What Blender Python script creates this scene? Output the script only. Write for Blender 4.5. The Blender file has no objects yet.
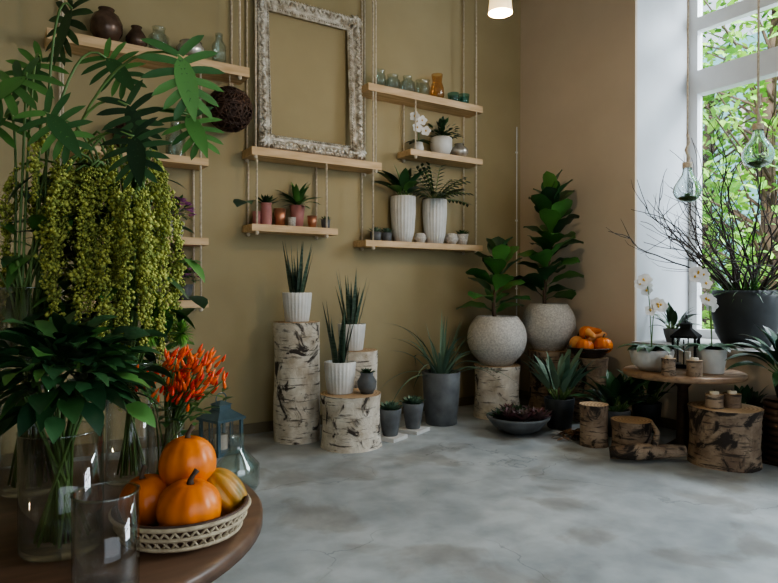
import bpy, math, random
from mathutils import Vector, Matrix, noise
pi=math.pi; sin=math.sin; cos=math.cos
Z=Vector((0,0,1))
scene=bpy.context.scene
# ------------------------------------------------------------ materials
def newmat(name):
    m=bpy.data.materials.new(name); m.use_nodes=True
    nt=m.node_tree; b=nt.nodes['Principled BSDF']; return m,nt,b
def M(name,c1,c2=None,rough=.6,metal=0,scale=5,bump=0,bscale=30,isl=False,st=(1,1,1),lo=.35,hi=.65,spec=.5,emit=0):
    m,nt,b=newmat(name); N=nt.nodes; L=nt.links
    b.inputs['Roughness'].default_value=rough; b.inputs['Metallic'].default_value=metal
    b.inputs['Specular IOR Level'].default_value=spec
    if c2 is None: c2=tuple(x*.8 for x in c1)
    tc=N.new('ShaderNodeTexCoord'); mp=N.new('ShaderNodeMapping'); mp.inputs['Scale'].default_value=st
    L.new(tc.outputs['Object'],mp.inputs['Vector'])
    n=N.new('ShaderNodeTexNoise'); n.inputs['Scale'].default_value=scale; n.inputs['Detail'].default_value=4
    L.new(mp.outputs[0],n.inputs['Vector'])
    r=N.new('ShaderNodeValToRGB'); r.color_ramp.elements[0].position=lo; r.color_ramp.elements[1].position=hi
    r.color_ramp.elements[0].color=(*c2,1); r.color_ramp.elements[1].color=(*c1,1)
    if isl:
        g=N.new('ShaderNodeNewGeometry'); a=N.new('ShaderNodeMath'); a.operation='MULTIPLY_ADD'
        a.inputs[1].default_value=.5; L.new(g.outputs['Random Per Island'],a.inputs[0])
        h=N.new('ShaderNodeMath'); h.operation='MULTIPLY'; h.inputs[1].default_value=.5
        L.new(n.outputs['Fac'],h.inputs[0]); L.new(h.outputs[0],a.inputs[2]); L.new(a.outputs[0],r.inputs[0])
    else: L.new(n.outputs['Fac'],r.inputs[0])
    L.new(r.outputs[0],b.inputs['Base Color'])
    if emit:
        L.new(r.outputs[0],b.inputs['Emission Color']); b.inputs['Emission Strength'].default_value=emit
    if bump:
        n2=N.new('ShaderNodeTexNoise'); n2.inputs['Scale'].default_value=bscale; n2.inputs['Detail'].default_value=5
        L.new(mp.outputs[0],n2.inputs['Vector'])
        bp=N.new('ShaderNodeBump'); bp.inputs['Strength'].default_value=bump; bp.inputs['Distance'].default_value=.02
        L.new(n2.outputs['Fac'],bp.inputs['Height']); L.new(bp.outputs[0],b.inputs['Normal'])
    return m
def glassmat(name,tint=(1,1,1),gl=.55,base=.05,edge=None):
    m=bpy.data.materials.new(name); m.use_nodes=True; nt=m.node_tree; N=nt.nodes; L=nt.links
    N.remove(N['Principled BSDF']); o=N['Material Output']
    t=N.new('ShaderNodeBsdfTransparent'); t.inputs[0].default_value=(*tint,1)
    g=N.new('ShaderNodeBsdfGlossy'); g.inputs['Roughness'].default_value=.03
    lw=N.new('ShaderNodeLayerWeight'); lw.inputs[0].default_value=.25
    if edge is not None:
        l2=N.new('ShaderNodeLayerWeight'); l2.inputs[0].default_value=.5
        r=N.new('ShaderNodeValToRGB'); r.color_ramp.elements[0].position=.55; r.color_ramp.elements[1].position=.92
        r.color_ramp.elements[0].color=(*tint,1); r.color_ramp.elements[1].color=(*edge,1)
        L.new(l2.outputs['Facing'],r.inputs[0]); L.new(r.outputs[0],t.inputs[0])
    p=N.new('ShaderNodeMath'); p.operation='POWER'; p.inputs[1].default_value=1.6; L.new(lw.outputs['Facing'],p.inputs[0])
    a=N.new('ShaderNodeMath'); a.operation='MULTIPLY_ADD'; a.inputs[1].default_value=gl; a.inputs[2].default_value=base; L.new(p.outputs[0],a.inputs[0])
    mx=N.new('ShaderNodeMixShader'); L.new(a.outputs[0],mx.inputs[0]); L.new(t.outputs[0],mx.inputs[1]); L.new(g.outputs[0],mx.inputs[2])
    L.new(mx.outputs[0],o.inputs[0]); return m
def realglass(name):
    m=bpy.data.materials.new(name); m.use_nodes=True; nt=m.node_tree; N=nt.nodes
    N.remove(N['Principled BSDF']); g=N.new('ShaderNodeBsdfGlass'); g.inputs['IOR'].default_value=1.5; g.inputs['Roughness'].default_value=0; g.inputs['Color'].default_value=(.93,.96,.96,1)
    nt.links.new(g.outputs[0],N['Material Output'].inputs[0]); return m
def birch(name,base,base2,dark,amt=.6):
    m,nt,b=newmat(name); N=nt.nodes; L=nt.links
    tc=N.new('ShaderNodeTexCoord'); oi=N.new('ShaderNodeObjectInfo'); av=N.new('ShaderNodeVectorMath')
    sc_=N.new('ShaderNodeMath'); sc_.operation='MULTIPLY'; sc_.inputs[1].default_value=30; L.new(oi.outputs['Random'],sc_.inputs[0])
    L.new(tc.outputs['Object'],av.inputs[0]); L.new(sc_.outputs[0],av.inputs[1]); b.inputs['Roughness'].default_value=.8
    def noi(st,sc,lo,hi,ca,cb,dist=0):
        mp=N.new('ShaderNodeMapping'); mp.inputs['Scale'].default_value=st; L.new(av.outputs[0],mp.inputs[0])
        n=N.new('ShaderNodeTexNoise'); n.inputs['Scale'].default_value=sc; n.inputs['Detail'].default_value=7; n.inputs['Roughness'].default_value=.62; n.inputs['Distortion'].default_value=dist; L.new(mp.outputs[0],n.inputs[0])
        r=N.new('ShaderNodeValToRGB'); e=r.color_ramp.elements; e[0].position=lo; e[1].position=hi; e[0].color=ca; e[1].color=cb
        L.new(n.outputs['Fac'],r.inputs[0]); return n,r
    n0,r0=noi((1,1,1),7,.35,.62,(*base2,1),(*base,1))
    n1,r1=noi((1,1,9),5,amt,amt+.07,(0,0,0,1),(.85,.85,.85,1))
    n2,r2=noi((1,1,.9),5,amt-.01,amt+.05,(0,0,0,1),(1,1,1,1),1.0)
    a=N.new('ShaderNodeMath'); a.operation='MAXIMUM'; L.new(r1.outputs[0],a.inputs[0]); L.new(r2.outputs[0],a.inputs[1])
    mx=N.new('ShaderNodeMix'); mx.data_type='RGBA'; L.new(a.outputs[0],mx.inputs[0]); L.new(r0.outputs[0],mx.inputs[6]); mx.inputs[7].default_value=(*dark,1)
    L.new(mx.outputs[2],b.inputs['Base Color'])
    bp=N.new('ShaderNodeBump'); bp.inputs['Strength'].default_value=.8; bp.inputs['Distance'].default_value=.03
    L.new(n2.outputs['Fac'],bp.inputs['Height']); L.new(bp.outputs[0],b.inputs['Normal']); return m
def rings(name,c1,c2):
    m,nt,b=newmat(name); N=nt.nodes; L=nt.links
    tc=N.new('ShaderNodeTexCoord'); w=N.new('ShaderNodeTexWave'); w.wave_type='RINGS'; w.rings_direction='Z'
    w.inputs['Scale'].default_value=12; w.inputs['Distortion'].default_value=2
    r=N.new('ShaderNodeValToRGB'); r.color_ramp.elements[0].color=(*c2,1); r.color_ramp.elements[1].color=(*c1,1)
    L.new(tc.outputs['Object'],w.inputs[0]); L.new(w.outputs['Fac'],r.inputs[0]); L.new(r.outputs[0],b.inputs['Base Color']); b.inputs['Roughness'].default_value=.75
    return m
def concrete():
    m,nt,b=newmat('smooth_concrete'); N=nt.nodes; L=nt.links
    tc=N.new('ShaderNodeTexCoord')
    def noi(sc,det=6,dist=0,off=0):
        mp=N.new('ShaderNodeMapping'); mp.inputs['Location'].default_value=(off,off*.7,0); L.new(tc.outputs['Object'],mp.inputs[0])
        n=N.new('ShaderNodeTexNoise'); n.inputs['Scale'].default_value=sc; n.inputs['Detail'].default_value=det; n.inputs['Distortion'].default_value=dist
        L.new(mp.outputs[0],n.inputs[0]); return n
    def ramp(src,els):
        r=N.new('ShaderNodeValToRGB'); cr=r.color_ramp
        while len(cr.elements)<len(els): cr.elements.new(.5)
        for e,(p,c) in zip(cr.elements,els): e.position=p; e.color=(*c,1)
        L.new(src,r.inputs[0]); return r
    n1=noi(.9,9,.3); r1=ramp(n1.outputs['Fac'],[(.34,(.28,.305,.315)),(.5,(.36,.39,.40)),(.64,(.44,.47,.475))])
    n2=noi(5,10,.2); r2=ramp(n2.outputs['Fac'],[(.3,(.74,.75,.75)),(.62,(1.05,1.05,1.05))])
    mx=N.new('ShaderNodeMix'); mx.data_type='RGBA'; mx.blend_type='MULTIPLY'; mx.inputs[0].default_value=1
    L.new(r1.outputs[0],mx.inputs[6]); L.new(r2.outputs[0],mx.inputs[7])
    nd=noi(2.2,5); ad=N.new('ShaderNodeVectorMath'); ad.operation='SCALE'; ad.inputs[3].default_value=.55; L.new(nd.outputs['Color'],ad.inputs[0])
    a2=N.new('ShaderNodeVectorMath'); L.new(ad.outputs[0],a2.inputs[0]); L.new(tc.outputs['Object'],a2.inputs[1])
    v=N.new('ShaderNodeTexVoronoi'); v.feature='DISTANCE_TO_EDGE'; v.inputs['Scale'].default_value=.62; L.new(a2.outputs[0],v.inputs['Vector'])
    rc=ramp(v.outputs['Distance'],[(.0,(.70,.70,.70)),(.0035,(1,1,1))])
    m2=N.new('ShaderNodeMix'); m2.data_type='RGBA'; m2.blend_type='MULTIPLY'
    msk=noi(.8,2); rm=ramp(msk.outputs['Fac'],[(.49,(0,0,0)),(.56,(1,1,1))])
    L.new(rm.outputs[0],m2.inputs[0]); L.new(mx.outputs[2],m2.inputs[6]); L.new(rc.outputs[0],m2.inputs[7])
    ns=noi(1.7,7,.5,3.3); rs=ramp(ns.outputs['Fac'],[(.56,(1,1,1)),(.62,(.78,.73,.68)),(.72,(.64,.58,.53))])
    m3=N.new('ShaderNodeMix'); m3.data_type='RGBA'; m3.blend_type='MULTIPLY'; m3.inputs[0].default_value=.8
    L.new(m2.outputs[2],m3.inputs[6]); L.new(rs.outputs[0],m3.inputs[7])
    L.new(m3.outputs[2],b.inputs['Base Color'])
    rr=ramp(n2.outputs['Fac'],[(.3,(.42,.42,.42)),(.7,(.56,.56,.56))]); L.new(rr.outputs[0],b.inputs['Roughness'])
    bp=N.new('ShaderNodeBump'); bp.inputs['Strength'].default_value=.1; bp.inputs['Distance'].default_value=.02; L.new(n2.outputs['Fac'],bp.inputs['Height']); L.new(bp.outputs[0],b.inputs['Normal'])
    return m
mOlive=M('olive_plaster',(.40,.33,.19),(.345,.285,.16),.85,scale=1.2,bump=.06,bscale=6)
mBeige=M('beige_plaster',(.62,.515,.40),(.56,.465,.36),.85,scale=1.2,bump=.06,bscale=6)
mReveal=M('pale_plaster',(.60,.62,.64),(.54,.56,.58),.8,scale=1.5)
mCeil=M('ceiling_plaster',(.6,.56,.49),None,.9)
mFloor=concrete()
mWin=M('white_window_paint',(.8,.81,.81),(.75,.76,.77),.4)
mGlass=glassmat('clear_glass',(1,1,1),.8,.06,(.72,.78,.76)); mPane=glassmat('window_pane',(1,1,1),.3,.02)
mGlassG=glassmat('tinted_glass',(.90,.95,.93),.7,.12); mGlassBl=glassmat('blue_glass',(.5,.8,.8),.5,.1); mGlassAm=glassmat('amber_glass',(.85,.62,.35),.5,.1)
mBulb=realglass('bulb_glass')
mPine=M('pine_plank',(.70,.50,.30),(.54,.36,.19),.6,scale=3,st=(1,10,10))
mRope=M('jute_rope',(.66,.58,.46),(.48,.40,.30),.9,scale=60)
mSilver=M('antique_silver',(.86,.83,.76),(.40,.34,.25),.40,.25,scale=18,bump=.6,bscale=50)
mSilv2=M('mercury_glass',(.78,.75,.68),(.4,.36,.3),.25,.7,scale=10)
mBrownGl=M('brown_glaze',(.16,.10,.07),(.08,.05,.035),.25,.3,scale=10)
mWhite=M('white_ceramic',(.70,.69,.66),(.60,.59,.56),.5,scale=8,bump=.15,bscale=60)
mStone=M('stone_ceramic',(.62,.58,.52),(.42,.39,.35),.85,scale=60,bump=.5,bscale=70)
mGrey=M('grey_ceramic',(.15,.16,.165),(.09,.095,.10),.55,scale=8)
mDark=M('dark_planter',(.03,.038,.042),(.018,.022,.024),.5,scale=6)
mTerra=M('pink_pot',(.45,.20,.18),(.34,.14,.13),.6)
mCopper=M('copper',(.6,.30,.18),(.45,.2,.12),.35,.7)
mSoil=M('potting_soil',(.035,.024,.017),(.015,.01,.008),.95,scale=50,bump=.8)
mBirch=birch('birch_bark',(.76,.70,.60),(.48,.40,.30),(.05,.038,.03),.57)
mBark=birch('brown_bark',(.36,.27,.19),(.18,.12,.08),(.03,.022,.017),.54)
mRing=rings('end_grain',(.52,.37,.22),(.34,.22,.12))
mDkWood=M('dark_wood',(.075,.04,.024),(.04,.02,.012),.42,scale=3,st=(1,8,8))
mMidWood=M('table_wood',(.13,.07,.04),(.075,.04,.023),.4,scale=3,st=(1,8,8))
mLtWood=M('side_table_wood',(.34,.22,.13),(.22,.135,.08),.5,scale=3,st=(1,8,8))
mWick=M('dark_wicker',(.09,.045,.028),(.035,.018,.012),.6)
mCream=M('cream_weave',(.50,.42,.29),(.34,.27,.18),.8,scale=50)
mLeafD=M('leaf_dark',(.035,.10,.034),(.012,.042,.016),.38,isl=True,scale=4)
mLeafM=M('leaf_mid',(.09,.22,.05),(.033,.10,.027),.4,isl=True,scale=4)
mLeafB=M('leaf_bluegreen',(.16,.25,.165),(.065,.125,.08),.5,isl=True,scale=4)
mFig=M('fig_leaf',(.10,.27,.06),(.033,.12,.033),.35,isl=True,scale=4)
mSnake=M('snake_leaf',(.085,.13,.085),(.025,.055,.035),.4,scale=9,st=(1,1,7))
mAmar=M('amaranth_green',(.48,.49,.115),(.21,.25,.055),.9,isl=True,scale=30)
mPom=M('pompom_green',(.20,.42,.06),(.08,.2,.03),.8,isl=True,scale=20)
mPurp=M('purple_succulent',(.20,.085,.10),(.09,.07,.06),.5,isl=True)
mPinkF=M('pink_petal',(.72,.25,.55),(.42,.14,.40),.6,isl=True)
mPetal=M('white_petal',(.9,.9,.88),(.82,.8,.79),.5)
mYel=M('yellow_centre',(.8,.5,.08),None,.6)
mStem=M('stem_green',(.15,.25,.07),(.08,.15,.04),.5)
mTwig=M('dark_twig',(.045,.03,.022),(.02,.014,.01),.8)
mBrownSt=M('brown_stem',(.14,.09,.05),(.07,.045,.03),.8)
mDry=M('dried_leaf',(.22,.12,.06),(.08,.045,.025),.85,isl=True,scale=6)
mPump=M('pumpkin_skin',(.80,.22,.01),(.60,.13,.006),.38,scale=5)
mPumpY=M('yellow_squash',(.55,.25,.03),(.20,.15,.03),.45,scale=9,st=(3,3,.6))
mSquash=M('peach_squash',(.85,.45,.2),(.75,.33,.1),.5)
mChili=M('chili_red',(.95,.16,.02),(.7,.03,.012),.3,isl=True)
mLantern=M('blue_metal',(.12,.19,.22),(.07,.12,.14),.45,.2)
mBlack=M('black_metal',(.02,.02,.022),None,.45,.5)
mWax=M('wax',(.75,.68,.55),None,.5)
mMoss=M('moss',(.13,.19,.05),(.05,.08,.02),.95,isl=True)
mShade=M('lamp_shade',(1,.80,.48),(1,.74,.40),.6,emit=1.3)
mTreeL=M('tree_foliage',(.32,.58,.07),(.12,.32,.03),.6,isl=True)
mFac=M('facade_render',(.30,.60,.62),(.24,.50,.53),.9)
mFac2=M('facade_cream',(.75,.73,.66),None,.9)
mPave=M('pavement',(.3,.3,.3),(.22,.22,.22),.9)
# ------------------------------------------------------------ mesh builder
PR={'lance':lambda t:max(.03,sin(pi*t**.8))**.9,'strap':lambda t:(.75+.25*min(1,t*4))*(1-max(0,(t-.6)/.4)**2*.97),
 'blade':lambda t:max(.02,(.7+.3*sin(pi*min(1,t*1.3)))*(1-t**2.2)),'obov':lambda t:max(.05,sin(pi*min(.985,t**1.45)))**.62,
 'ovate':lambda t:max(.04,sin(pi*min(.99,t**.72)))**.85,'round':lambda t:max(.05,sin(pi*min(.98,t)))**.55}
class MB:
    def __init__(s): s.v=[];s.f=[];s.m=[];s.s=[];s.mats=[]
    def mi(s,m):
        if m not in s.mats: s.mats.append(m)
        return s.mats.index(m)
    def add(s,vs,fs,m,smooth=True):
        o=len(s.v); s.v.extend([tuple(v) for v in vs]); k=s.mi(m)
        for f in fs: s.f.append(tuple(i+o for i in f)); s.m.append(k); s.s.append(smooth)
    def box(s,c,d,m,rz=0):
        x,y,z=[a/2 for a in d]; Rm=Matrix.Rotation(rz,3,'Z'); c=Vector(c)
        vs=[c+Rm@Vector((a*x,b*y,e*z)) for e in(-1,1) for b in(-1,1) for a in(-1,1)]
        s.add(vs,[(0,2,3,1),(4,5,7,6),(0,1,5,4),(2,6,7,3),(0,4,6,2),(1,3,7,5)],m,False)
    def lathe(s,prof,m,c=(0,0,0),n=32,rib=0,amp=0,M4=None,smooth=True):
        vs=[];fs=[]; c=Vector(c)
        for (r,z) in prof:
            for i in range(n):
                a=2*pi*i/n; rr=max(r,.0004)*(1+(amp*(abs(cos(rib*a/2))-.6) if rib else 0))
                p=Vector((rr*cos(a),rr*sin(a),z))
                if M4 is not None: p=M4@p
                vs.append(c+p)
        for j in range(len(prof)-1):
            for i in range(n):
                k=(i+1)%n; fs.append((j*n+i,j*n+k,(j+1)*n+k,(j+1)*n+i))
        s.add(vs,fs,m,smooth)
    def disc(s,r,z,m,c=(0,0,0),n=24):
        s.add([(c[0]+r*cos(2*pi*i/n),c[1]+r*sin(2*pi*i/n),c[2]+z) for i in range(n)],[tuple(range(n))],m,False)
    def tube(s,pts,rad,m,n=6):
        pts=[Vector(p) for p in pts]; k=len(pts); vs=[];fs=[]
        if not hasattr(rad,'__len__'): rad=[rad]*k
        t=(pts[1]-pts[0]).normalized(); a=t.orthogonal().normalized()
        for i,p in enumerate(pts):
            t=((pts[min(i+1,k-1)]-pts[max(i-1,0)])).normalized()
            a=(a-t*a.dot(t)); a=a.normalized() if a.length>1e-6 else t.orthogonal().normalized()
            b=t.cross(a)
            for j in range(n):
                q=2*pi*j/n; vs.append(p+(a*cos(q)+b*sin(q))*rad[i])
        for i in range(k-1):
            for j in range(n):
                l=(j+1)%n; fs.append((i*n+j,i*n+l,(i+1)*n+l,(i+1)*n+j))
        fs.append(tuple(range(n-1,-1,-1))); fs.append(tuple((k-1)*n+j for j in range(n)))
        s.add(vs,fs,m)
    def leaf(s,base,d,L,W,m,bend=.6,n=6,prof='lance',fold=.2,roll=0,wavy=0,nrm=None):
        d=Vector(d).normalized(); p=Vector(base); side=d.cross(nrm if nrm is not None else Z)
        if side.length<.08: side=d.orthogonal()
        side.normalize(); side=Matrix.Rotation(roll,3,d)@side; pf=PR[prof]; vs=[];fs=[]
        for i in range(n+1):
            t=i/n; w=W/2*pf(t); nr=side.cross(d)
            wv=wavy*W*sin(i*2.1)
            vs+= [p-side*w+nr*(fold*w+wv), p, p+side*w+nr*(fold*w-wv)]
            d=(d+Vector((0,0,-bend/n))).normalized(); side=(side-d*side.dot(d)).normalized(); p=p+d*(L/n)
        for i in range(n):
            a=i*3; fs+=[(a,a+1,a+4,a+3),(a+1,a+2,a+5,a+4)]
        s.add(vs,fs,m); return p
    def ball(s,c,r,m,n=8,k=6):
        s.lathe([(sin(pi*j/k)*r,-cos(pi*j/k)*r) for j in range(k+1)],m,c,n)
    def octa(s,c,r,m):
        c=Vector(c); s.add([c+Vector(q)*r for q in((1,0,0),(-1,0,0),(0,1,0),(0,-1,0),(0,0,1.2),(0,0,-1.2))],[(0,2,4),(2,1,4),(1,3,4),(3,0,4),(2,0,5),(1,2,5),(3,1,5),(0,3,5)],m)
    def obj(s,name,loc=(0,0,0),rz=0,ymax=None,xmax=None,zmin=None):
        if ymax is not None: s.v=[(x,min(y,ymax-loc[1]-.0005*(i%7)),z) for i,(x,y,z) in enumerate(s.v)]
        if xmax is not None: s.v=[(min(x,xmax-loc[0]-.0005*(i%7)),y,z) for i,(x,y,z) in enumerate(s.v)]
        if zmin is not None: s.v=[(x,y,max(z,zmin)) for x,y,z in s.v]
        me=bpy.data.meshes.new(name); me.from_pydata(s.v,[],s.f)
        for m in s.mats: me.materials.append(m)
        me.polygons.foreach_set('material_index',s.m); me.polygons.foreach_set('use_smooth',s.s); me.update()
        o=bpy.data.objects.new(name,me); scene.collection.objects.link(o); o.location=loc; o.rotation_euler=(0,0,rz)
        return o
def curve3(p0,p1,p2,n=10):
    p0,p1,p2=Vector(p0),Vector(p1),Vector(p2)
    return [p0*(1-t)**2+p1*2*t*(1-t)+p2*t*t for t in [i/n for i in range(n+1)]]
def pt(a,e): return Vector((cos(a)*cos(e),sin(a)*cos(e),sin(e)))
# ------------------------------------------------------------ room
H=5.0
def boxes(name,lst,m):
    b=MB()
    for (x0,x1,y0,y1,z0,z1) in lst: b.box(((x0+x1)/2,(y0+y1)/2,(z0+z1)/2),(x1-x0,y1-y0,z1-z0),m)
    return b.obj(name)
boxes('floor',[(-2.8,6.4,-9.3,.3,-.1,0)],mFloor)
boxes('ceiling',[(-2.8,6.4,-9.3,.3,H,H+.2)],mCeil)
boxes('wall_back',[(-2.8,5.31,0,.3,0,H)],mOlive)
boxes('wall_left',[(-2.8,-2.5,-9,0,0,H)],mOlive)
boxes('wall_rear',[(-2.5,-1.2,-9.3,-9,0,H),(4.6,5.31,-9.3,-9,0,H),(-1.2,4.6,-9.3,-9,0,.5),(-1.2,4.6,-9.3,-9,3.6,H)],mOlive)
b=MB()
def wb(x0,x1,y0,y1,z0,z1,m): b.box(((x0+x1)/2,(y0+y1)/2,(z0+z1)/2),(x1-x0,y1-y0,z1-z0),m)
for (y0,y1) in((-1.55,.3),(-4.9,-4.1),(-9.3,-7.6)): wb(5.31,5.34,y0,y1,0,H,mBeige); wb(5.34,6.4,y0,y1,0,H,mReveal)
for (y0,y1) in((-4.1,-1.55),(-7.6,-4.9)):
    wb(5.31,6.4,y0,y1,0,.74,mBeige); wb(5.31,6.4,y0,y1,4.5,H,mBeige)
b.obj('wall_right')
mBase=M('baseboard_paint',(.2,.16,.09),None,.6)
boxes('baseboard_back',[(-2.5,5.31,-.025,0,0,.09)],mBase)
boxes('baseboard_right',[(5.285,5.31,-9,-.025,0,.09)],mBase)
b=MB(); b.tube([(0,0,0),(0,0,3.1)],.008,mWin,6)
for z in(.4,1.2,2.0,2.8): b.box((.0,.004,z),(.03,.012,.02),mWin)
b.obj('wall_cable',(5.24,-.012,.095))
def window(name,y0,y1):
    b=MB(); X=6.27; f=.09
    def bar(ya,yb,za,zb,t=.09): b.box((X,(ya+yb)/2,(za+zb)/2),(t,yb-ya,zb-za),mWin)
    z0,z1=.78,4.5
    bar(y0,y0+f,z0,z1);bar(y1-f,y1,z0,z1);bar(y0+f,y1-f,z0,z0+f);bar(y0+f,y1-f,z1-f,z1)
    bar(y0+f,y1-f,3.32,3.56,.13); bar(y0+f,y1-f,3.98,4.12,.09)
    ym=(y0+y1)/2; bar(ym-.05,ym+.05,z0+f,3.32)
    b.box((X,(y0+y1)/2,(z0+z1)/2),(.008,y1-y0-2*f,z1-z0-2*f),mPane)
    b.obj(name)
window('window_1',-4.1,-1.55); window('window_2',-7.6,-4.9)
mSill=M('sill_paint',(.45,.44,.42),None,.5)
boxes('window_sill',[(5.26,6.225,-4.1,-1.55,.74,.78)],mSill)
boxes('window_sill',[(5.26,6.225,-7.6,-4.9,.74,.78)],mSill)
# ------------------------------------------------------------ outside
boxes('street_pavement',[(6.4,30,-14,16,-.3,-.2)],mPave)
b=MB(); b.box((18,2,4),(1,26,8.4),mFac)
for y in range(-9,14,3):
    for z in(1.2,4.4):
        b.box((17.47,y,z+.9),(.08,1.5,2.0),mFac2); b.box((17.42,y,z+.9),(.04,1.2,1.7),mGrey)
b.obj('street_building')
def tree(name,loc,seed,n=5200,rad=2.3,h0=.6,h1=7):
    r=random.Random(seed); b=MB()
    b.tube([(0,0,0),(.05,.05,2),(0,.1,4),(.1,0,6)],[.16,.13,.1,.04],mBrownSt,8)
    cl=[]
    for i in range(70):
        a=r.uniform(0,2*pi); q=rad*math.sqrt(r.random()); z=r.uniform(h0,h1); c=Vector((cos(a)*q,sin(a)*q,z)); cl.append(c)
        b.tube(curve3((0,0,max(.8,z-1.2)),(c.x*.5,c.y*.5,z-.5),c,5),[.03,.025,.02,.015,.01,.006],mBrownSt,4)
    for i in range(n):
        c=r.choice(cl); p=c+Vector((r.gauss(0,.3),r.gauss(0,.3),r.gauss(0,.28)))
        b.leaf(p,pt(r.uniform(0,6.28),r.uniform(-.8,.6)),r.uniform(.1,.2),r.uniform(.06,.11),mTreeL,.4,2,'round',roll=r.uniform(-1,1))
    b.obj(name,loc,zmin=.01)
tree('street_tree',(10,-.6,-.2),1,4200); tree('street_tree',(12.5,1.8,-.2),2,4500,2.6,.8)
# ------------------------------------------------------------ shelves
def plank(x0,x1,z,t=.06):
    b=MB(); b.box((0,0,-t/2),(x1-x0,.24,t),mPine); b.obj('wooden_shelf',((x0+x1)/2,-.13,z))
for p in [(3.06,4.50,3.26,.07),(3.55,4.50,2.69,.06),(3.03,4.50,1.76,.06),(1.9,3.21,2.51,.07),(1.9,2.73,1.85,.06),(.37,1.88,3.17,.08),(.5,1.53,2.36,.06),(.55,1.53,1.71,.06),(.55,1.53,1.20,.06)]: plank(*p)
for x,z0,z1 in [(3.12,1.70,H),(4.42,1.70,H),(3.62,2.63,3.19),(1.95,1.79,2.44),(2.62,1.79,2.44),(1.94,2.44,H),(3.15,2.44,H),(.47,1.14,H),(1.47,1.14,3.09),(1.80,3.09,H)]:
    for y in(-.235,-.025):
        b=MB(); b.tube([(0,0,-.02),(0,0,z1-z0)],.009,mRope,6); b.ball((0,0,-.014),.02,mRope); b.obj('shelf_rope',(x,y,z0))
# ------------------------------------------------------------ frame
b=MB(); W,Hh=1.06,1.39
prof=[(0,0),(0,.035),(.02,.06),(.045,.05),(.07,.028),(.095,.038),(.125,.02),(.125,0)]
loops=[]
for o,h in prof:
    loops+= [(-W/2+o,-h,o),(W/2-o,-h,o),(W/2-o,-h,Hh-o),(-W/2+o,-h,Hh-o)]
fs=[]
for j in range(len(prof)-1):
    for i in range(4): k=(i+1)%4; fs.append((j*4+i,j*4+k,j*4+4+k,j*4+4+i))
b.add(loops,fs,mSilver,False)
def along(o,st,fn):
    for (x0,z0,x1,z1) in((-W/2+o,o,W/2-o,o),(W/2-o,o,W/2-o,Hh-o),(W/2-o,Hh-o,-W/2+o,Hh-o),(-W/2+o,Hh-o,-W/2+o,o)):
        L=math.hypot(x1-x0,z1-z0); n=int(L/st)
        for i in range(n): t=i/n; fn(x0+(x1-x0)*t,z0+(z1-z0)*t,math.atan2(z1-z0,x1-x0),i)
along(.112,.024,lambda x,z,a,i:b.octa((x,-.036,z),.012,mSilver))
along(.012,.03,lambda x,z,a,i:b.octa((x,-.05,z),.014,mSilver))
def scroll(x,z,a,i):
    q=a+(.8 if i%2 else -.8); L=.075
    dx,dz=cos(q)*L/2,sin(q)*L/2
    b.tube([(x-dx,-.05,z-dz),(x,-.075,z),(x+dx,-.05,z+dz)],[.004,.015,.004],mSilver,6)
    if i%3==0: b.ball((x,-.07,z),.018,mSilver)
along(.045,.04,scroll)
for sx in(-1,1):
    for zz in(.06,Hh-.06):
        b.ball((sx*(W/2-.06),-.075,zz),.03,mSilver)
        for k in range(9):
            a=k*2*pi/9; x=sx*(W/2-.06)
            b.tube([(x,-.07,zz),(x+cos(a)*.045,-.085,zz+sin(a)*.045),(x+cos(a)*.085,-.055,zz+sin(a)*.085)],[.014,.018,.004],mSilver,6)
o=b.obj('ornate_picture_frame',(2.535,-.115,2.535)); o.rotation_euler=(-math.radians(3.5),0,0)
# ------------------------------------------------------------ pots and plants
def potprof(r0,r1,h,t=.012):
    return [(0,0),(r0*.95,0),(r0,.006),((r0+r1)/2*1.02,h*.5),(r1,h-.004),(r1-.004,h),(r1-t,h),(r1-t,h*.86)]
def pot(b,r0,r1,h,m,rib=0,amp=0,n=32):
    b.lathe(potprof(r0,r1,h),m,(0,0,0),n if not rib else rib*4,rib,amp); b.disc(r1-.01,h*.88,mSoil)
def ribpot(b,r,h,m=mWhite): pot(b,r*.8,r,h,m,24,.05)
def blades(b,z,r0,n,L,W,m,spread,bend,seed,prof='blade',fold=.25,seg=7):
    r=random.Random(seed)
    for i in range(n):
        a=2*pi*i/n*1.618*2+r.uniform(-.3,.3); e=pi/2-r.uniform(spread*.15,spread); q=r0*r.uniform(.1,.9)
        b.leaf((cos(a)*q,sin(a)*q,z),pt(a,e),L*r.uniform(.65,1),W*r.uniform(.8,1.1),m,bend*r.uniform(.6,1.2),seg,prof,fold)
def rosette(b,z,R,m,n=26,seed=0,c=(0,0),w=.4):
    for i in range(n):
        t=i/n; a=i*2.4; e=.15+t*1.25; L=R*(1-.55*t)
        b.leaf((c[0]+cos(a)*R*.08,c[1]+sin(a)*R*.08,z+t*R*.1),pt(a,e),L,L*w,m,-.3,4,'ovate',.5)
def snake(name,loc,r,h,L,seed,n=15):
    b=MB(); ribpot(b,r,h); blades(b,h*.86,r*.6,n,L,.045,mSnake,.26,.05,seed); b.obj(name,loc)
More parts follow.
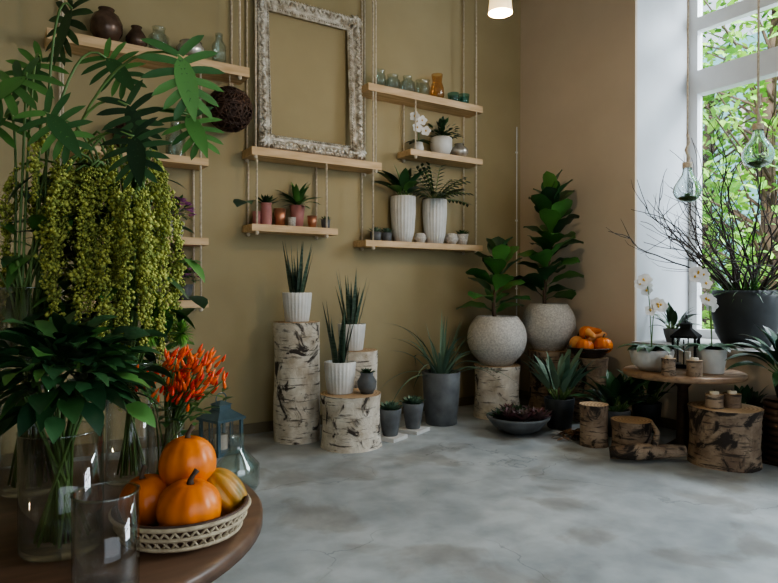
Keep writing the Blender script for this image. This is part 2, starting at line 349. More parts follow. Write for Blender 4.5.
def log(b,r,h,m,seed,c=(0,0,0),n=36,k=14,ring=mRing,flare=.06):
    c=Vector(c); vs=[]
    for j in range(k+1):
        for i in range(n):
            a=2*pi*i/n; z=h*j/k
            rr=r*(1+flare*(abs(j/k-.5)*2)**2)*(1+.07*noise.noise(Vector((cos(a)*1.3+seed*3.1,sin(a)*1.3,z*2)))+.03*noise.noise(Vector((cos(a)*5,sin(a)*5+seed,z*9))))
            vs.append(c+Vector((rr*cos(a),rr*sin(a),z)))
    fs=[(j*n+i,j*n+(i+1)%n,(j+1)*n+(i+1)%n,(j+1)*n+i) for j in range(k) for i in range(n)]
    b.add(vs,fs,m)
    b.add(vs[k*n:],[tuple(range(n))],ring,False)
def stump(name,loc,r,h,m,seed,**k): b=MB(); log(b,r,h,m,seed,**k); b.obj(name,loc)
stump('birch_log',(2.24,-.42,0),.195,1.01,mBirch,1,flare=.02)
stump('birch_log',(2.832,-.423,0),.185,.735,mBirch,2,flare=.02)
stump('birch_stump',(2.525,-.855,0),.24,.433,mBirch,3)
snake('potted_snake_plant',(2.24,-.42,1.011),.125,.25,.56,1)
snake('potted_snake_plant',(2.79,-.40,.736),.125,.24,.56,2)
snake('potted_snake_plant',(2.449,-.806,.434),.13,.26,.56,3,17)
b=MB(); b.lathe([(0,0),(.05,0),(.075,.05),(.08,.1),(.05,.15),(.055,.17),(.045,.17)],mGrey); b.disc(.05,.15,mSoil); rosette(b,.15,.09,mLeafD,22); b.obj('potted_succulent',(2.625,-.945,.434))
for i,(x,y) in enumerate([(2.92,-.842),(3.243,-.725)]):
    b=MB(); b.box((0,0,.015),(.22,.22,.03),mWhite,.4); b.obj('stone_coaster',(x,y,0))
    b=MB(); pot(b,.065,.1,.23,mGrey); rosette(b,.2,.14,mLeafB,34,w=.45); b.obj('potted_echeveria',(x,y,.031))
b=MB(); pot(b,.15,.185,.5,mGrey); blades(b,.43,.1,26,.84,.042,mLeafB,.95,2.0,7,'blade',.35,12); blades(b,.43,.08,12,.68,.04,mLeafB,.5,.6,8,'blade',.35,9); b.obj('potted_spider_agave',(3.665,-.60,0),ymax=-.04)
def fiddle(name,loc,R,Hp,stemh,n,seed,leafL,tilt=(0,0)):
    b=MB(); pr=[(0,0),(R*.5,0)]
    for j in range(1,14):
        a=-pi/2+.55+ (pi-.55-.75)*j/13; pr.append((R*cos(a),Hp*.52+Hp*.56*sin(a)))
    top=pr[-1]; pr.append((top[0]-.015,top[1]+.005)); pr.append((top[0]-.03,top[1])); pr.append((top[0]-.035,top[1]-.05))
    b.lathe(pr,mStone,n=48); b.disc(top[0]-.02,top[1]-.035,mSoil)
    r=random.Random(seed); zt=top[1]-.04
    pts=[Vector((tilt[0]*t*t+.03*sin(t*5+seed),tilt[1]*t*t+.03*cos(t*4),zt+stemh*t)) for t in [i/12 for i in range(13)]]
    b.tube(pts,[.022-.001*i for i in range(13)],mBrownSt,8)
    for i in range(n):
        t=(i+1)/n; t2=.04+.96*t; k=min(11,int(t2*12)); p=pts[k].lerp(pts[k+1],t2*12-k)if k<12 else pts[12]
        a=i*2.4+r.uniform(-.3,.3); e=.62+.72*t**1.5+r.uniform(-.2,.15); s=leafL*(1-.2*t)*r.uniform(.85,1.1)
        d=pt(a,e); b.tube([p,p+d*.05],.006,mStem,5)
        b.leaf(p+d*.045,d,s,s*.72,mFig if r.random()<.75 else mLeafD,.85,8,'obov',.18,r.uniform(-.4,.4),.035)
    b.obj(name,loc,ymax=-.03,xmax=5.28)
stump('birch_stump',(4.35,-.634,0),.22,.52,mBirch,5)
stump('birch_stump',(4.94,-.78,0),.20,.65,mBark,6)
fiddle('potted_fiddle_leaf_fig',(4.35,-.634,.521),.30,.53,.60,19,3,.36,(-.02,.03))
fiddle('potted_fiddle_leaf_fig',(4.94,-.78,.651),.28,.52,1.12,40,4,.38,(.02,.02))
b=MB(); b.lathe([(0,0),(.12,0),(.2,.04),(.28,.13),(.285,.15),(.27,.15),(.2,.1)],mGrey,n=40); b.disc(.255,.12,mSoil)
r=random.Random(3)
for i in range(12):
    a=i*2.4; q=.06*math.sqrt(i+.5)*.95; rosette(b,.13,r.uniform(.12,.17),mPurp if i%3 else mLeafD,20,c=(cos(a)*q,sin(a)*q))
b.obj('succulent_bowl',(4.02,-1.268,0))
stump('birch_stump',(4.98,-1.27,0),.17,.62,mBark,8)
def pumpkin(b,c,R,hs,m,ribs=10,M4=None,stem=True,amp=.07):
    pr=[(0,-hs*.86)]+[(R*sin(pi*j/16)**.9,-hs*cos(pi*j/16)) for j in range(1,16)]+[(0,hs*.84)]
    b.lathe(pr,m,c,60,ribs,amp,M4)
    if stem:
        c=Vector(c); q=M4 or Matrix.Identity(4)
        b.tube([c+q@Vector(p) for p in((0,0,hs*.78),(.0,0,hs*1.05),(R*.08,0,hs*1.22),(R*.2,0,hs*1.38))],[R*.16,R*.09,R*.075,R*.1],mBrownSt,7)
b=MB(); b.lathe([(0,0),(.12,0),(.21,.09),(.22,.1),(.20,.1),(.12,.02),(0,.015)],mWick,n=36)
for j in range(5): b.tube([((.135+.02*j)*cos(a),(.135+.02*j)*sin(a),.015+.019*j) for a in [2*pi*i/30 for i in range(31)]],.009,mWick,5)
pumpkin(b,(-.11,-.04,.11),.085,.075,mPump); pumpkin(b,(.05,-.13,.12),.09,.08,mPump); pumpkin(b,(-.04,.10,.13),.085,.075,mSquash)
def gourd(b,c,d,L,R,m):
    d=Vector(d).normalized(); c=Vector(c); n=10
    b.tube([c+d*L*(i/n-.5)+Vector((0,0,.1*L*sin(pi*i/n))) for i in range(n+1)],[R*x for x in(.15,.7,.95,1,.9,.7,.55,.5,.48,.42,.15)],m,14)
gourd(b,(.1,.03,.17),(.6,-.8,.35),.28,.07,mSquash); gourd(b,(.03,.0,.23),(.9,-.2,.1),.26,.06,mPump); gourd(b,(-.04,-.02,.22),(-.3,-.8,-.1),.24,.06,mSquash)
b.obj('squash_basket',(4.98,-1.27,.621))
def leafy(name,loc,r0,r1,h,pm,n,L,W,m,spread,bend,seed,prof='lance',stemL=.1,xmax=None):
    b=MB(); pot(b,r0,r1,h,pm); r=random.Random(seed)
    for i in range(n):
        a=i*2.4+r.uniform(-.3,.3); e=pi/2-r.uniform(.1,spread); d=pt(a,e); s=stemL*r.uniform(.5,1.2)
        p0=Vector((cos(a)*r1*.3,sin(a)*r1*.3,h*.86)); p1=p0+d*s; b.tube([p0,p1],.005,mStem,5)
        b.leaf(p1,d,L*r.uniform(.7,1.1),W*r.uniform(.8,1.1),m,bend,7,prof,.25,r.uniform(-.3,.3))
    return b.obj(name,loc,xmax=xmax)
leafy('potted_spathiphyllum',(4.66,-1.82,0),.10,.13,.23,mGrey,42,.26,.09,mLeafD,1.0,.9,11,stemL=.15)
leafy('potted_calathea',(4.48,-1.34,0),.11,.14,.28,mDark,30,.36,.085,mLeafB,.65,.7,12,stemL=.18)
leafy('potted_fern',(5.05,-1.86,0),.10,.13,.26,mDark,36,.24,.07,mLeafD,.85,.8,14,stemL=.20,xmax=5.27)
leafy('potted_ivy',(5.08,-2.72,0),.08,.11,.30,mDark,26,.18,.07,mLeafD,.8,.8,16,'ovate',stemL=.12,xmax=5.27)
leafy('potted_windowsill_plant',(5.55,-1.80,.781),.06,.09,.13,mGrey,22,.20,.06,mLeafD,1.1,1.0,17,stemL=.08)
b=MB(); log(b,.15,.24,mBark,9); log(b,.11,.34,mBark,10,c=(-.14,.26,0)); b.obj('bark_stump',(4.36,-2.20,0))
stump('bark_stump',(4.60,-2.82,0),.235,.42,mBark,11)
b=MB(); pts=[Vector((-.30,.02,.06)),Vector((-.12,-.03,.08)),Vector((.05,.02,.07)),Vector((.25,-.02,.09))]; b.tube(pts,[.045,.062,.058,.04],mBark,12)
b.tube([(.02,0,.1),(.08,.08,.2),(.05,.12,.28)],[.03,.022,.01],mBark,8); b.obj('driftwood_branch',(4.17,-2.50,.0),-.6,zmin=.001)
b=MB(); r=random.Random(77)
for i in range(110):
    a=r.uniform(0,6.28); q=min(.2,abs(r.gauss(0,.11))); b.leaf((cos(a)*q*.7,sin(a)*q*1.1,.012+r.uniform(0,.06)*max(0,1-q*4)),pt(r.uniform(0,6.28),r.uniform(-.1,.5)),r.uniform(.05,.09),r.uniform(.02,.045),mDry,.2,3,'ovate',.4,r.uniform(-.6,.6))
b.obj('dried_leaf_pile',(4.24,-1.74,0),zmin=.002)
def candle(name,loc,r,h):
    b=MB(); log(b,r,h,mBark,loc[0],n=18,k=6); b.lathe([(r*.55,h),(r*.55,h+.02),(0,h+.02)],mWax,n=16); b.tube([(0,0,h+.018),(0,0,h+.035)],.002,mBlack,4); b.obj(name,loc)
candle('log_candle',(4.49,-2.80,.421),.06,.10); candle('log_candle',(4.62,-2.86,.421),.06,.10)
b=MB(); 
b.lathe([(0,0),(.12,0),(.12,.03),(.05,.08),(.04,.5),(.12,.59),(0,.59)],mDkWood,n=24)
b.lathe([(0,.59),(.44,.59),(.455,.60),(.455,.625),(.445,.635),(0,.635)],mLtWood,n=56); b.obj('round_side_table',(4.71,-2.42,0))
TT=.636
def flower(b,c,d,R):
    c=Vector(c); d=Vector(d).normalized(); u=d.orthogonal().normalized(); v=d.cross(u)
    for k in range(5):
        a=k*2*pi/5; w=u*cos(a)+v*sin(a); b.leaf(c,w+d*.2,R,R*.95,mPetal,.05,4,'round',.05,nrm=d)
    b.octa(c+d*.012,.012,mYel)
def orchid(name,loc,potf,hz,stems,seed,L=.26,nl=7):
    b=MB(); potf(b); r=random.Random(seed)
    for i in range(nl):
        a=i*2.4; b.leaf((cos(a)*.02,sin(a)*.02,hz),pt(a,.75),L*r.uniform(.8,1.1),.075,mLeafD,1.3,7,'strap',.25)
    for (dx,dy,zt) in stems:
        pts=curve3((0,0,hz),(dx*.2,dy*.2,zt*1.15),(dx,dy,zt*.92),12); b.tube(pts,.004,mStem,5)
        for k in range(6,13):
            p=pts[k]+Vector((r.uniform(-.03,.03),r.uniform(-.03,.03),-.02)); flower(b,p,(-.6,-.7,.1+r.uniform(-.2,.2)),.05)
    b.obj(name,loc)
orchid('potted_orchid',(4.50,-2.28,TT),lambda b:(b.lathe([(0,0),(.09,0),(.15,.06),(.17,.15),(.165,.17),(.15,.17),(.145,.12)],mWhite,n=40),b.disc(.15,.14,mMoss)),.15,[(-.10,.03,.78),(.04,-.05,.58)],1,.26,14)
orchid('potted_orchid',(4.76,-2.63,TT),lambda b:pot(b,.085,.11,.19,mWhite),.17,[(-.10,.10,.84),(-.02,.02,.62)],2,.24,12)
def lantern(name,loc,w,h,m):
    b=MB(); bh=h*.62
    b.box((0,0,.015),(w,w,.03),m); b.box((0,0,bh),(w*1.08,w*1.08,.02),m)
    for x in(-1,1):
        for y in(-1,1): b.box((x*w*.44,y*w*.44,bh/2),(w*.09,w*.09,bh-.01),m)
    for a,(dx,dy) in enumerate(((1,0),(-1,0),(0,1),(0,-1))):
        b.box((dx*w*.43,dy*w*.43,bh/2),(.003 if dx else w*.8,.003 if dy else w*.8,bh-.04),mGlass)
        b.box((dx*w*.45,dy*w*.45,bh/2),(.008,.008,bh-.04),m)
    b.lathe([(w*.74,bh+.01),(w*.30,bh+h*.16),(w*.30,bh+h*.24),(w*.36,bh+h*.25),(0,bh+h*.32)],m,n=4,M4=Matrix.Rotation(pi/4,4,'Z'),smooth=False)
    b.tube([(w*.2*cos(t),0,bh+h*.34+w*.2*sin(t)) for t in [i*2*pi/16 for i in range(17)]],.005,m,5)
    b.lathe([(w*.2,.03),(w*.2,.03+h*.25),(0,.03+h*.25)],mWax,n=16)
    b.obj(name,loc,.35)
lantern('metal_lantern',(4.90,-2.33,TT),.19,.42,mBlack)
lantern('metal_lantern',(1.555,-.487,0),.25,.44,mLantern)
candle('log_candle',(4.36,-2.52,TT),.05,.13); candle('log_candle',(4.47,-2.66,TT),.055,.12)
b=MB(); b.lathe([(0,0),(.19,0),(.25,.12),(.285,.30),(.285,.44),(.27,.5),(.255,.5),(.26,.4)],mDark,n=44); b.disc(.25,.44,mSoil)
r=random.Random(21)
for i in range(44):
    a=r.uniform(0,2*pi); p=Vector((cos(a)*.08,sin(a)*.08,.43)); e=r.uniform(.55,1.4); d=pt(a,e); pts=[p]; n=18; L=r.uniform(1.0,2.0); cv=Vector((r.gauss(0,.06),r.gauss(0,.06),r.uniform(-.01,.06)))
    for j in range(n):
        d=(d+cv+Vector((r.gauss(0,.13),r.gauss(0,.13),r.gauss(0,.1)))).normalized(); q=pts[-1]+d*L/n
        q.x=min(q.x,.44); q.y=min(q.y,.74); pts.append(q)
    b.tube(pts,[.008*(1-j/(n+2))+.0015 for j in range(n+1)],mTwig,5)
    for k in(5,7,9,11,13):
        d2=(d+Vector((r.gauss(0,.7),r.gauss(0,.7),r.gauss(0,.4)))).normalized(); q=pts[k]; pp=[q]
        for j in range(5):
            d2=(d2+Vector((r.gauss(0,.2),r.gauss(0,.2),.1))).normalized(); w=pp[-1]+d2*.08; w.x=min(w.x,.44); w.y=min(w.y,.74); pp.append(w)
        b.tube(pp,[.004,.0035,.003,.0025,.002,.001],mTwig,4)
for i in range(90):
    a=r.uniform(0,6.28); e=r.uniform(.4,1.4); L=r.uniform(.15,.45)
    b.leaf((cos(a)*.12,sin(a)*.12,.44),pt(a,e),L,.02,mLeafM,1.2,6,'blade',.1)
b.obj('willow_branch_planter',(5.72,-2.40,.781))
def bulb(name,x,y,z,seed):
    b=MB()
    P=[(.0,0),(.03,.003),(.06,.014),(.085,.035),(.1,.062),(.107,.092),(.102,.125),(.085,.158),(.063,.19),(.044,.22),(.036,.25),(.032,.30)]
    inner=[(max(0,r-.007),zz+(.007 if i<4 else 0)) for i,(r,zz) in enumerate(P)]
    b.lathe(P+inner[::-1],mBulb,n=48)
    b.lathe([(.036,.275),(.038,.278),(.038,.32),(.0,.325)],mRope,n=16); b.lathe([(.0,.011),(.045,.018),(.072,.038),(.05,.046),(0,.05)],mMoss,n=20)
    rosette(b,.045,.05,mLeafM,16,w=.4); b.tube([(0,0,.31),(.004,0,1.5),(0,0,H-z-.001)],.008,mRope,6); b.tube([(0,0,.30),(.025,0,.36),(-.02,0,.42),(.02,0,.48),(0,0,.55)],.012,mRope,6)
    b.obj(name,(x,y,z))
bulb('hanging_glass_terrarium',4.74,-2.435,1.99,1); bulb('hanging_glass_terrarium',4.70,-3.0,2.17,2)
b=MB(); b.box((0,0,.015),(.30,.30,.03),mDkWood)
for k in range(9): b.tube([(.15*cos(a),.15*sin(a),.04+k*.05) for a in [2*pi*i/24 for i in range(25)]],.027,mWick,6)
b.disc(.16,.48,mDkWood); b.obj('wicker_basket_stand',(4.98,-3.09,0))
leafy('potted_peace_lily',(4.98,-3.09,.485),.08,.11,.16,mDark,40,.32,.10,mLeafD,1.2,1.2,15,stemL=.16,xmax=5.24)
b=MB(); b.lathe([(.03,.24),(.055,.22),(.078,0),(.073,0),(.05,.21)],mShade,n=32); b.ball((0,0,.09),.03,M('bulb_glow',(1,.8,.5),emit=6)); b.tube([(0,0,.12),(0,0,H-3.071)],.006,mBlack,6); b.lathe([(.03,.235),(.02,.27),(0,.275)],mBlack,n=16); b.obj('pendant_lamp',(2.78,-2.355,3.07))
# ------------------------------------------------------------ shelf items
def vase(name,x,z,prof,m,y=-.12,rib=0,amp=0,fn=None):
    b=MB(); b.lathe(prof,m,n=rib*4 if rib else 32,rib=rib,amp=amp)
    if fn: fn(b)
    b.obj(name,(x,y,z+.001),ymax=-.012)
def jar(r,h,neck=.8): return [(0,0),(r,0),(r,.01),(r,h*.65),(r*neck,h*.8),(r*neck,h*.94),(r*neck*1.12,h),(r*neck*.95,h),(r*neck*.9,h*.8),(r*.93,h*.6),(r*.93,.02),(0,.015)]
z5=3.26
vase('glass_jar',3.27,z5,jar(.06,.19),mGlassG); vase('glass_jar',3.42,z5,jar(.075,.17,.7),mGlassG); vase('glass_jar',3.60,z5,jar(.08,.19,.55),mGlassG)
vase('glass_jar',3.79,z5,jar(.075,.18,.9),mGlassG); vase('gold_vase',3.98,z5,[(0,0),(.05,0),(.075,.06),(.07,.14),(.05,.2),(.06,.28),(.05,.28)],mGlassAm); vase('glass_tealight_cup',4.2,z5,[(0,0),(.05,0),(.065,.12),(.06,.12),(.045,.01)],mGlassBl); vase('glass_tealight_cup',4.34,z5,[(0,0),(.05,0),(.065,.13),(.06,.13),(.045,.01)],mGlassBl)
z6=2.69
def orch6(b):
    pts=curve3((0,0,.1),(.02,0,.46),(-.07,-.05,.36),8); b.tube(pts,.005,mStem,5)
    for (dx,dz,q) in((-.09,.35,-.3),(.0,.32,.1),(-.06,.24,.2),(.05,.22,-.1)): flower(b,(dx,-.06,dz),(-.5+q,-.8,.1),.055)
    for i in range(7): b.leaf((0,0,.1),pt(i*2.4,.6),.15,.05,mLeafD,1.,5,'strap')
vase('orchid_vase',3.74,z6,[(0,0),(.045,0),(.055,.05),(.04,.11),(.035,.11)],mWhite,fn=orch6)
def fl6(b):
    b.disc(.08,.14,mSoil); r=random.Random(4)
    for i in range(130):
        a=r.uniform(0,6.28); e=r.uniform(.1,1.5); p=Vector((0,0,.17))+pt(a,e)*r.uniform(.04,.18); b.leaf(p,pt(a,e),.07,.04,mLeafD,.6,3,'ovate')
vase('potted_houseplant',4.02,z6,[(0,0),(.08,0),(.115,.08),(.115,.18),(.10,.19),(.095,.16)],mWhite,fn=fl6,y=-.14)
vase('silver_vase',4.28,z6,[(0,0),(.05,0),(.1,.06),(.095,.1),(.05,.14),(.055,.16),(.045,.16)],mSilv2)
z7=1.76
def big7(b):
    b.disc(.1,.44,mSoil); r=random.Random(9)
    for i in range(18):
        a=i*2.4; e=r.uniform(.5,1.4); d=pt(a,e); d.y=min(d.y,.1); b.tube([Vector((0,0,.44)),Vector((0,0,.44))+d*.1],.005,mStem,5); b.leaf(Vector((0,0,.44))+d*.09,d,r.uniform(.24,.34),.11,mLeafD if i%3 else mLeafM,.9,7,'ovate')
def fern7(b):
    b.disc(.1,.44,mSoil); r=random.Random(10)
    for i in range(20):
        a=i*2.4; e=r.uniform(.35,1.1); d=pt(a,e); d.y=min(d.y,.05); p=Vector((0,0,.44))
        pts=[p]
        for k in range(9): d=(d+Vector((0,0,-.08))).normalized(); pts.append(pts[-1]+d*.043)
        b.tube(pts,.004,mStem,4)
        for k in range(2,10):
            s=d.cross(Z).normalized()
            for q in(-1,1): b.leaf(pts[k],s*q+d*.6,.08,.034,mLeafD,.3,3,'lance')
tp=[(0,0),(.085,0),(.11,.1),(.125,.3),(.125,.46),(.11,.46),(.105,.4)]
vase('ribbed_tall_planter',3.53,z7,tp,mWhite,y=-.145,rib=22,amp=.06,fn=big7); vase('ribbed_tall_planter',3.93,z7,tp,mWhite,y=-.145,rib=22,amp=.06,fn=fern7)
for x,m,s in((3.22,mGrey,.06),(3.35,mGrey,.055)):
    vase('potted_succulent',x,z7,[(0,0),(s*.8,0),(s,.09),(s*.9,.09)],m,fn=lambda b:rosette(b,.08,.10,mLeafB,30,w=.22))
for x,s in((3.74,.065),(4.15,.075)): vase('stone_ball_vase',x,z7,[(0,0),(s*.6,0),(s,s*.8),(s*.7,s*1.5),(s*.4,s*1.6),(s*.35,s*1.4)],mStone,y=-.15)
vase('potted_succulent',4.32,z7,[(0,0),(.05,0),(.07,.12),(.06,.12)],mStone,fn=lambda b:rosette(b,.1,.11,mLeafD,26,w=.3))
z4=1.85
vase('pink_candle_pot',1.99,z4,[(0,0),(.035,0),(.035,.12),(.03,.12)],mTerra)
vase('potted_succulent',2.08,z4,jar(.05,.2,.9),mTerra,fn=lambda b:rosette(b,.19,.13,mLeafD,24,w=.3))
vase('copper_cup',2.21,z4,[(0,0),(.045,0),(.055,.16),(.05,.16),(.045,.01)],mCopper)
def pl4(b):
    r=random.Random(2)
    for i in range(28):
        a=i*2.4; d=pt(a,r.uniform(.3,1.4)); d.y=min(d.y,.2); b.leaf((0,0,.19),d,r.uniform(.16,.28),.05,mLeafM,1.0,6,'lance')
vase('potted_houseplant',2.38,z4,[(0,0),(.05,0),(.07,.2),(.062,.2)],mTerra,fn=pl4)
vase('copper_cup',2.51,z4,[(0,0),(.035,0),(.045,.11),(.04,.11)],mCopper,y=-.16); vase('potted_succulent',2.67,z4,[(0,0),(.035,0),(.045,.09),(.04,.09)],mGrey,fn=lambda b:rosette(b,.08,.07,mLeafD,20,w=.3))
vase('candle_cup',2.29,z4,[(0,0),(.032,0),(.036,.08),(.03,.08)],mStone,y=-.2)
z1=3.17
vase('silver_bowl_vase',1.42,z1,[(0,0),(.06,0),(.11,.06),(.115,.10),(.085,.14),(.09,.15),(.075,.15)],mSilv2,y=-.132)
vase('glass_jar',1.17,z1,jar(.08,.22,.6),mGlassG); vase('brown_round_vase',.78,z1,[(0,0),(.06,0),(.115,.09),(.117,.16),(.09,.22),(.05,.25),(.06,.27),(.05,.27)],mBrownGl,y=-.132)
vase('brown_round_vase',1.0,z1,[(0,0),(.04,0),(.08,.06),(.08,.10),(.05,.15),(.035,.17),(.042,.19),(.035,.19)],mBrownGl)
vase('glass_jar',1.66,z1,jar(.06,.28,.5),mGlassG)
def wball(name,loc,R,cord):
    b=MB(); r=random.Random(3)
    for k in range(34):
        ax=Vector((r.gauss(0,1),r.gauss(0,1),r.gauss(0,1))).normalized(); u=ax.orthogonal().normalized(); v=ax.cross(u)
        b.tube([(u*cos(t)+v*sin(t))*R*r.uniform(.97,1.0) for t in [i*2*pi/28 for i in range(29)]],.008,mWick,4)
    b.ball((0,0,0),R*.9,mWick,20,14)
    if cord: b.tube([(0,0,R),(0,0,cord)],.005,mRope,5)
    b.obj(name,loc)
wball('hanging_wicker_ball',(1.72,-.215,2.80),.185,.288)
wball('wicker_ball',(.95,-.15,2.36+.133),.125,0)
vase('glass_jar',1.3,2.36,jar(.08,.3,.5),mGlassG)
def bunch(b,z,R,n,m,mf,seed,nf=30,zc=.1):
    r=random.Random(seed)
    for i in range(n):
        a=r.uniform(0,6.28); e=r.uniform(-.2,1.5); p=Vector((0,0,z+zc))+pt(a,e)*R*r.uniform(.3,1); b.leaf(p,pt(a,e),.07,.035,m,.5,3,'lance')
    for i in range(nf):
        a=r.uniform(0,6.28); e=r.uniform(0,1.5); p=Vector((0,0,z+zc))+pt(a,e)*R*1.15
        for k in range(5): b.leaf(p,pt(a+k*1.25,.5),.036,.03,mf,.1,2,'round')
for x,z,mf in((1.10,1.20,mPinkF),(.84,1.20,mPinkF),(1.37,1.20,mPinkF),(1.3,1.71,mPinkF),(.95,1.71,mPetal)):
    vase('potted_flower',x,z,[(0,0),(.05,0),(.07,.13),(.06,.13)],mGrey if z<1.5 else mWhite,fn=lambda b,mf=mf,x=x:bunch(b,.12,.12,60,mLeafM,mf,int(x*10),55,.06))
b=MB(); b.lathe([(0,0),(.12,0),(.14,.03),(.14,.16),(.05,.26),(.045,.34),(.055,.35),(.04,.35),(.035,.26),(.13,.15),(.13,.03),(0,.02)],mGlassG,n=36); b.obj('glass_demijohn',(1.357,-1.43,0))
# ------------------------------------------------------------ foreground table
RT=Vector((.8387,-.5446,0)); FW=Vector((.5446,.8387,0))
b=MB(); TZ=.68
b.lathe([(0,TZ-.045),(.60,TZ-.045),(.62,TZ-.035),(.62,TZ-.008),(.612,TZ),(0,TZ)],mMidWood,n=72)
b.lathe([(0,0),(.26,0),(.26,.03),(.07,.07),(.055,.35),(.09,.60),(.12,TZ-.045)],mDkWood,n=24); b.obj('round_wooden_table',(.075,-3.435,0))
TZ+=.001
b=MB(); b.lathe([(0,0),(.105,0),(.125,.01),(.15,.035),(.162,.07),(.164,.078),(.154,.078),(.14,.04),(.11,.015),(0,.012)],mWick,n=56)
nX=44
for s in(-1,1):
    for i in range(nX):
        a=2*pi*i/nX
        b.tube([((.142+.022*t)*cos(a+s*t*.24),(.142+.022*t)*sin(a+s*t*.24),.018+.05*t) for t in(0,.33,.66,1)],.0032,mCream,5)
for rr,z in((.144,.018),(.155,.044),(.165,.07)): b.tube([(rr*cos(a),rr*sin(a),z) for a in [2*pi*i/48 for i in range(49)]],.0055,mCream,6)
def off(s,f,z): v=RT*s+FW*f; return (v.x,v.y,z)
def tilt(ax,ang): return Matrix.Rotation(ang,4,Vector(ax))
pumpkin(b,off(.035,-.052,.083),.076,.069,mPump,10,tilt((1,0,0),.15),True,.05)
pumpkin(b,off(-.092,.01,.080),.068,.064,mPump,10,tilt((0,1,0),-.2),True,.05)
pumpkin(b,off(.0,.045,.165),.072,.070,mPump,10,None,True,.05)
pumpkin(b,off(.092,.06,.08),.050,.075,mPumpY,9,tilt(FW,-.7)@tilt((1,0,0),.2),True,.12)
b.obj('pumpkin_bowl',(.412,-3.729,TZ))
def gvase(b,r,h):
    b.lathe([(0,0),(r*.96,0),(r,.008),(r,h),(r-.004,h),(r-.004,.015),(0,.014)],mGlass,n=40)
    b.tube([(r*cos(a),r*sin(a),h) for a in [2*pi*i/40 for i in range(41)]],.0028,mGlassG,6)
def stems(b,r,h,n,seed,top,m=mStem):
    q=random.Random(seed)
    for i in range(n):
        a=q.uniform(0,6.28); a2=a+pi+q.uniform(-.8,.8); rr=r*.8*q.uniform(.3,1)
        b.tube([(cos(a)*rr,sin(a)*rr,.02),(cos(a2)*rr*.8,sin(a2)*rr*.8,h),(cos(a2)*(rr+top*.3),sin(a2)*(rr+top*.3),h+top)],.0035,m,5)
b=MB(); gvase(b,.092,.28); stems(b,.085,.28,34,1,.10); r=random.Random(12)
for i in range(250):
    a=r.uniform(0,6.28); e=r.uniform(-.5,1.5); R=r.uniform(.05,.2); p=Vector((0,0,.39))+Vector((cos(a)*cos(e)*R*1.05,sin(a)*cos(e)*R*.9,sin(e)*R*.7))
    b.leaf(p,pt(a,e*.6+.1),r.uniform(.06,.12),r.uniform(.03,.06),mLeafD if i%5 else mLeafM,.9,5,'ovate',.2,r.uniform(-.6,.6))
b.obj('greenery_glass_vase',(.15,-3.65,TZ))
b=MB(); gvase(b,.064,.2); b.obj('glass_vase',(.205,-3.935,TZ))
b=MB(); gvase(b,.085,.62); stems(b,.08,.6,22,3,.1)
def split(b,p,d,L,m,nr):
    d=Vector(d).normalized(); nr=Vector(nr); side=d.cross(nr).normalized(); nr=side.cross(d)
    if nr.z<0: nr=-nr
    b.leaf(p,d,L*.95,L*.30,m,.35,7,'ovate',.1,nrm=nr)
    q=Vector(p); dd=d.copy()
    for k in range(6):
        t=k/6
        for s in(-1,1):
            an=2.35-1.85*t; v=dd*cos(an)+side*s*sin(an); l=L*(.60-.32*abs(t-.25))
            b.leaf(q+v*L*.02,v,l,L*.115,m,.45,6,'strap',.12,nrm=nr)
        dd=(dd+Vector((0,0,-.35/6))).normalized(); q=q+dd*L*.115
r=random.Random(8)
for (s,f,z,L) in((.46,0,2.01,.26),(.45,.1,1.86,.21),(.36,-.1,1.74,.21),(.02,-.05,1.93,.26),(.19,.1,2.04,.20),(-.07,.0,1.82,.24),(.08,.1,2.20,.24),(.12,-.12,1.80,.2),(.30,.0,1.86,.2),(-.05,.15,2.05,.22)):
    P=RT*s+FW*f+Vector((0,0,z-TZ)); c=RT*s*.35+FW*f*.3+Vector((0,0,z-TZ+.12))
    pts=curve3((r.uniform(-.05,.05),r.uniform(-.05,.05),.5),c,P,12); b.tube(pts,.004,mStem,5)
    sg=1 if s>.1 else -1
    d=RT*(sg*r.uniform(.2,.6))+FW*r.uniform(-.4,.1)+Vector((0,0,r.uniform(-.9,-.3)))
    split(b,P,d,L*.85,mLeafM if r.random()<.6 else mLeafD,-FW*.8+Vector((0,0,.6))+RT*r.uniform(-.3,.3))
b.obj('philodendron_glass_vase',(.112,-3.127,TZ))
b=MB(); gvase(b,.075,.38); stems(b,.07,.38,22,5,.15); r=random.Random(31)
def tassel(b,p0,c,p1,L,rad):
    pts=curve3(p0,c,p1,8); b.tube(pts,.004,mStem,5); q=pts[-1]; n=int(L/.011); d=(pts[-1]-pts[-2]).normalized()
    for i in range(n):
        d=(d+Vector((r.gauss(0,.06),r.gauss(0,.06),-.24))).normalized(); q=q+d*.011; w=rad*(.55+.6*sin(pi*min(1,(i+2)/n*.95)))*(.85+.25*sin(i*.9+n))
        for k in range(8): b.octa(q+Vector((r.gauss(0,1),r.gauss(0,1),r.gauss(0,.6)))*w*.52,w*r.uniform(.26,.44),mAmar)
for i in range(58):
    if i%2: s=r.uniform(-.04,.12); z=r.uniform(.76,1.08)
    else: s=r.uniform(-.30,.06); z=r.uniform(.90,1.13)
    f=r.uniform(-.17,.10)
    P=RT*s+FW*f+Vector((0,0,z)); c=RT*s*.4+FW*f*.4+Vector((0,0,z+.14)); tassel(b,(0,0,.36),c,P,r.uniform(.16,.34) if i%3 else r.uniform(.42,.68),.017)
for i in range(330):
    s=r.gauss(-.14,.13); f=r.uniform(-.12,.2); P=RT*s+FW*f+Vector((0,0,r.uniform(.30,.98)))
    b.leaf(P,pt(r.uniform(0,6.28),r.uniform(-.6,.8)),r.uniform(.1,.17),r.uniform(.035,.07),mLeafM if i%2==0 else mLeafD,.8,5,'lance')
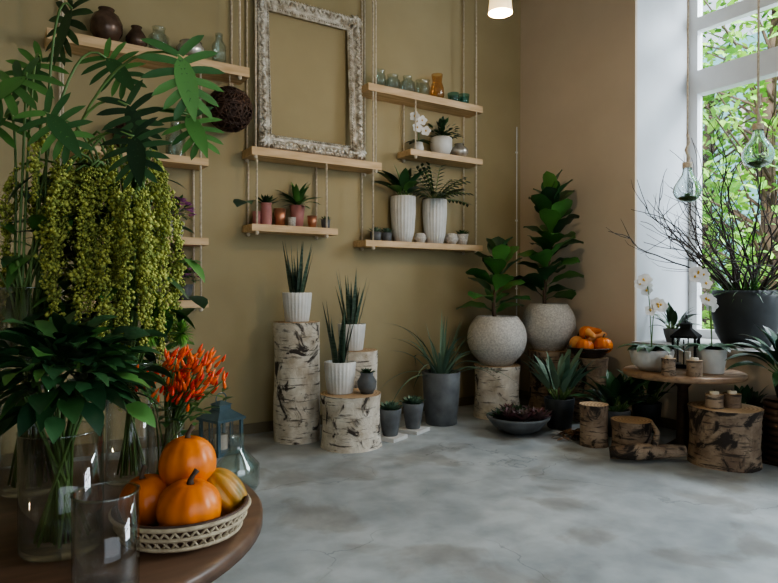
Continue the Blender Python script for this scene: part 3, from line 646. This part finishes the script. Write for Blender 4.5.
for (s,f,z) in((.12,-.03,.52),(.15,.05,.47),(.09,0,.56),(.10,-.08,.48),(-.25,-.05,.55)):
    P=RT*s+FW*f+Vector((0,0,z)); b.tube(curve3((0,0,.34),P*.5+Vector((0,0,.25)),P),.004,mStem,5)
    for i in range(150): b.leaf(P,pt(r.uniform(0,6.28),r.uniform(-1.5,1.5)),.05,.009,mPom,.1,2,'strap')
b.obj('amaranth_glass_vase',(.388,-3.187,TZ))
b=MB(); gvase(b,.055,.27); r=random.Random(41)
for i in range(38):
    s=r.gauss(.07,.06); f=r.uniform(-.07,.07); P=RT*s+FW*f+Vector((0,0,r.uniform(.29,.43)))
    b.tube(curve3((r.uniform(-.035,.035),r.uniform(-.035,.035),.02),Vector((0,0,.2)),P),.0025,mStem,5)
    for k in range(5):
        d=(Vector((r.gauss(0,.4),r.gauss(0,.4),1))+RT*.5).normalized(); c=P+Vector((r.gauss(0,.018),r.gauss(0,.018),r.uniform(-.03,.01)))
        l=r.uniform(.7,1); b.tube([c,c+d*.008*l,c+d*.022*l,c+d*.036*l],[.003,.0052,.0042,.001],mChili,6)
    for k in range(2): b.leaf(P-Vector((0,0,r.uniform(.03,.12))),pt(r.uniform(0,6.28),.4),.06,.02,mLeafM,.6,4,'lance')
b.obj('chili_pepper_glass_vase',(.447,-3.404,TZ))
# ------------------------------------------------------------ lights
w=bpy.data.worlds.new('sky'); scene.world=w; w.use_nodes=True; bg=w.node_tree.nodes['Background']; bg.inputs[0].default_value=(.74,.87,1,1); bg.inputs[1].default_value=1.8
def area(name,loc,tgt,sx,sy,p,c):
    l=bpy.data.lights.new(name,'AREA'); l.shape='RECTANGLE'; l.size=sx; l.size_y=sy; l.energy=p; l.color=c
    o=bpy.data.objects.new(name,l); scene.collection.objects.link(o); o.location=loc
    o.rotation_euler=(Vector(tgt)-Vector(loc)).to_track_quat('-Z','Y').to_euler(); return o
area('skylight_window',(8.6,-2.9,6.6),(3.0,-1.6,.4),3.2,2.5,1100,(.82,.91,1))
area('skylight_window_far',(8.0,-6.9,4.0),(2.4,-2.8,.3),3,3,850,(.82,.91,1))
area('shopfront_light',(1.7,-9.6,2.6),(2.2,0,1.5),5,3,60,(.92,.95,1))
l=bpy.data.lights.new('pendant_bulb','POINT'); l.energy=45; l.color=(1,.76,.5); l.shadow_soft_size=.04
o=bpy.data.objects.new('pendant_bulb',l); scene.collection.objects.link(o); o.location=(2.78,-2.355,3.02)
s=bpy.data.lights.new('sun','SUN'); s.energy=4; s.angle=.05; s.color=(1,.95,.85)
o=bpy.data.objects.new('sun',s); scene.collection.objects.link(o); o.rotation_euler=Vector((.7,-.2,-.7)).to_track_quat('-Z','Y').to_euler()
# ------------------------------------------------------------ camera
cd=bpy.data.cameras.new('camera'); cd.sensor_width=36; cd.lens=620/778*36; cam=bpy.data.objects.new('camera',cd); scene.collection.objects.link(cam)
cam.location=(0,-5.32,1.3); cam.rotation_euler=(math.radians(89.68),0,math.radians(-33)); scene.camera=cam
scene.view_settings.view_transform='AgX'; scene.view_settings.look='AgX - Medium High Contrast'; scene.view_settings.exposure=-.08
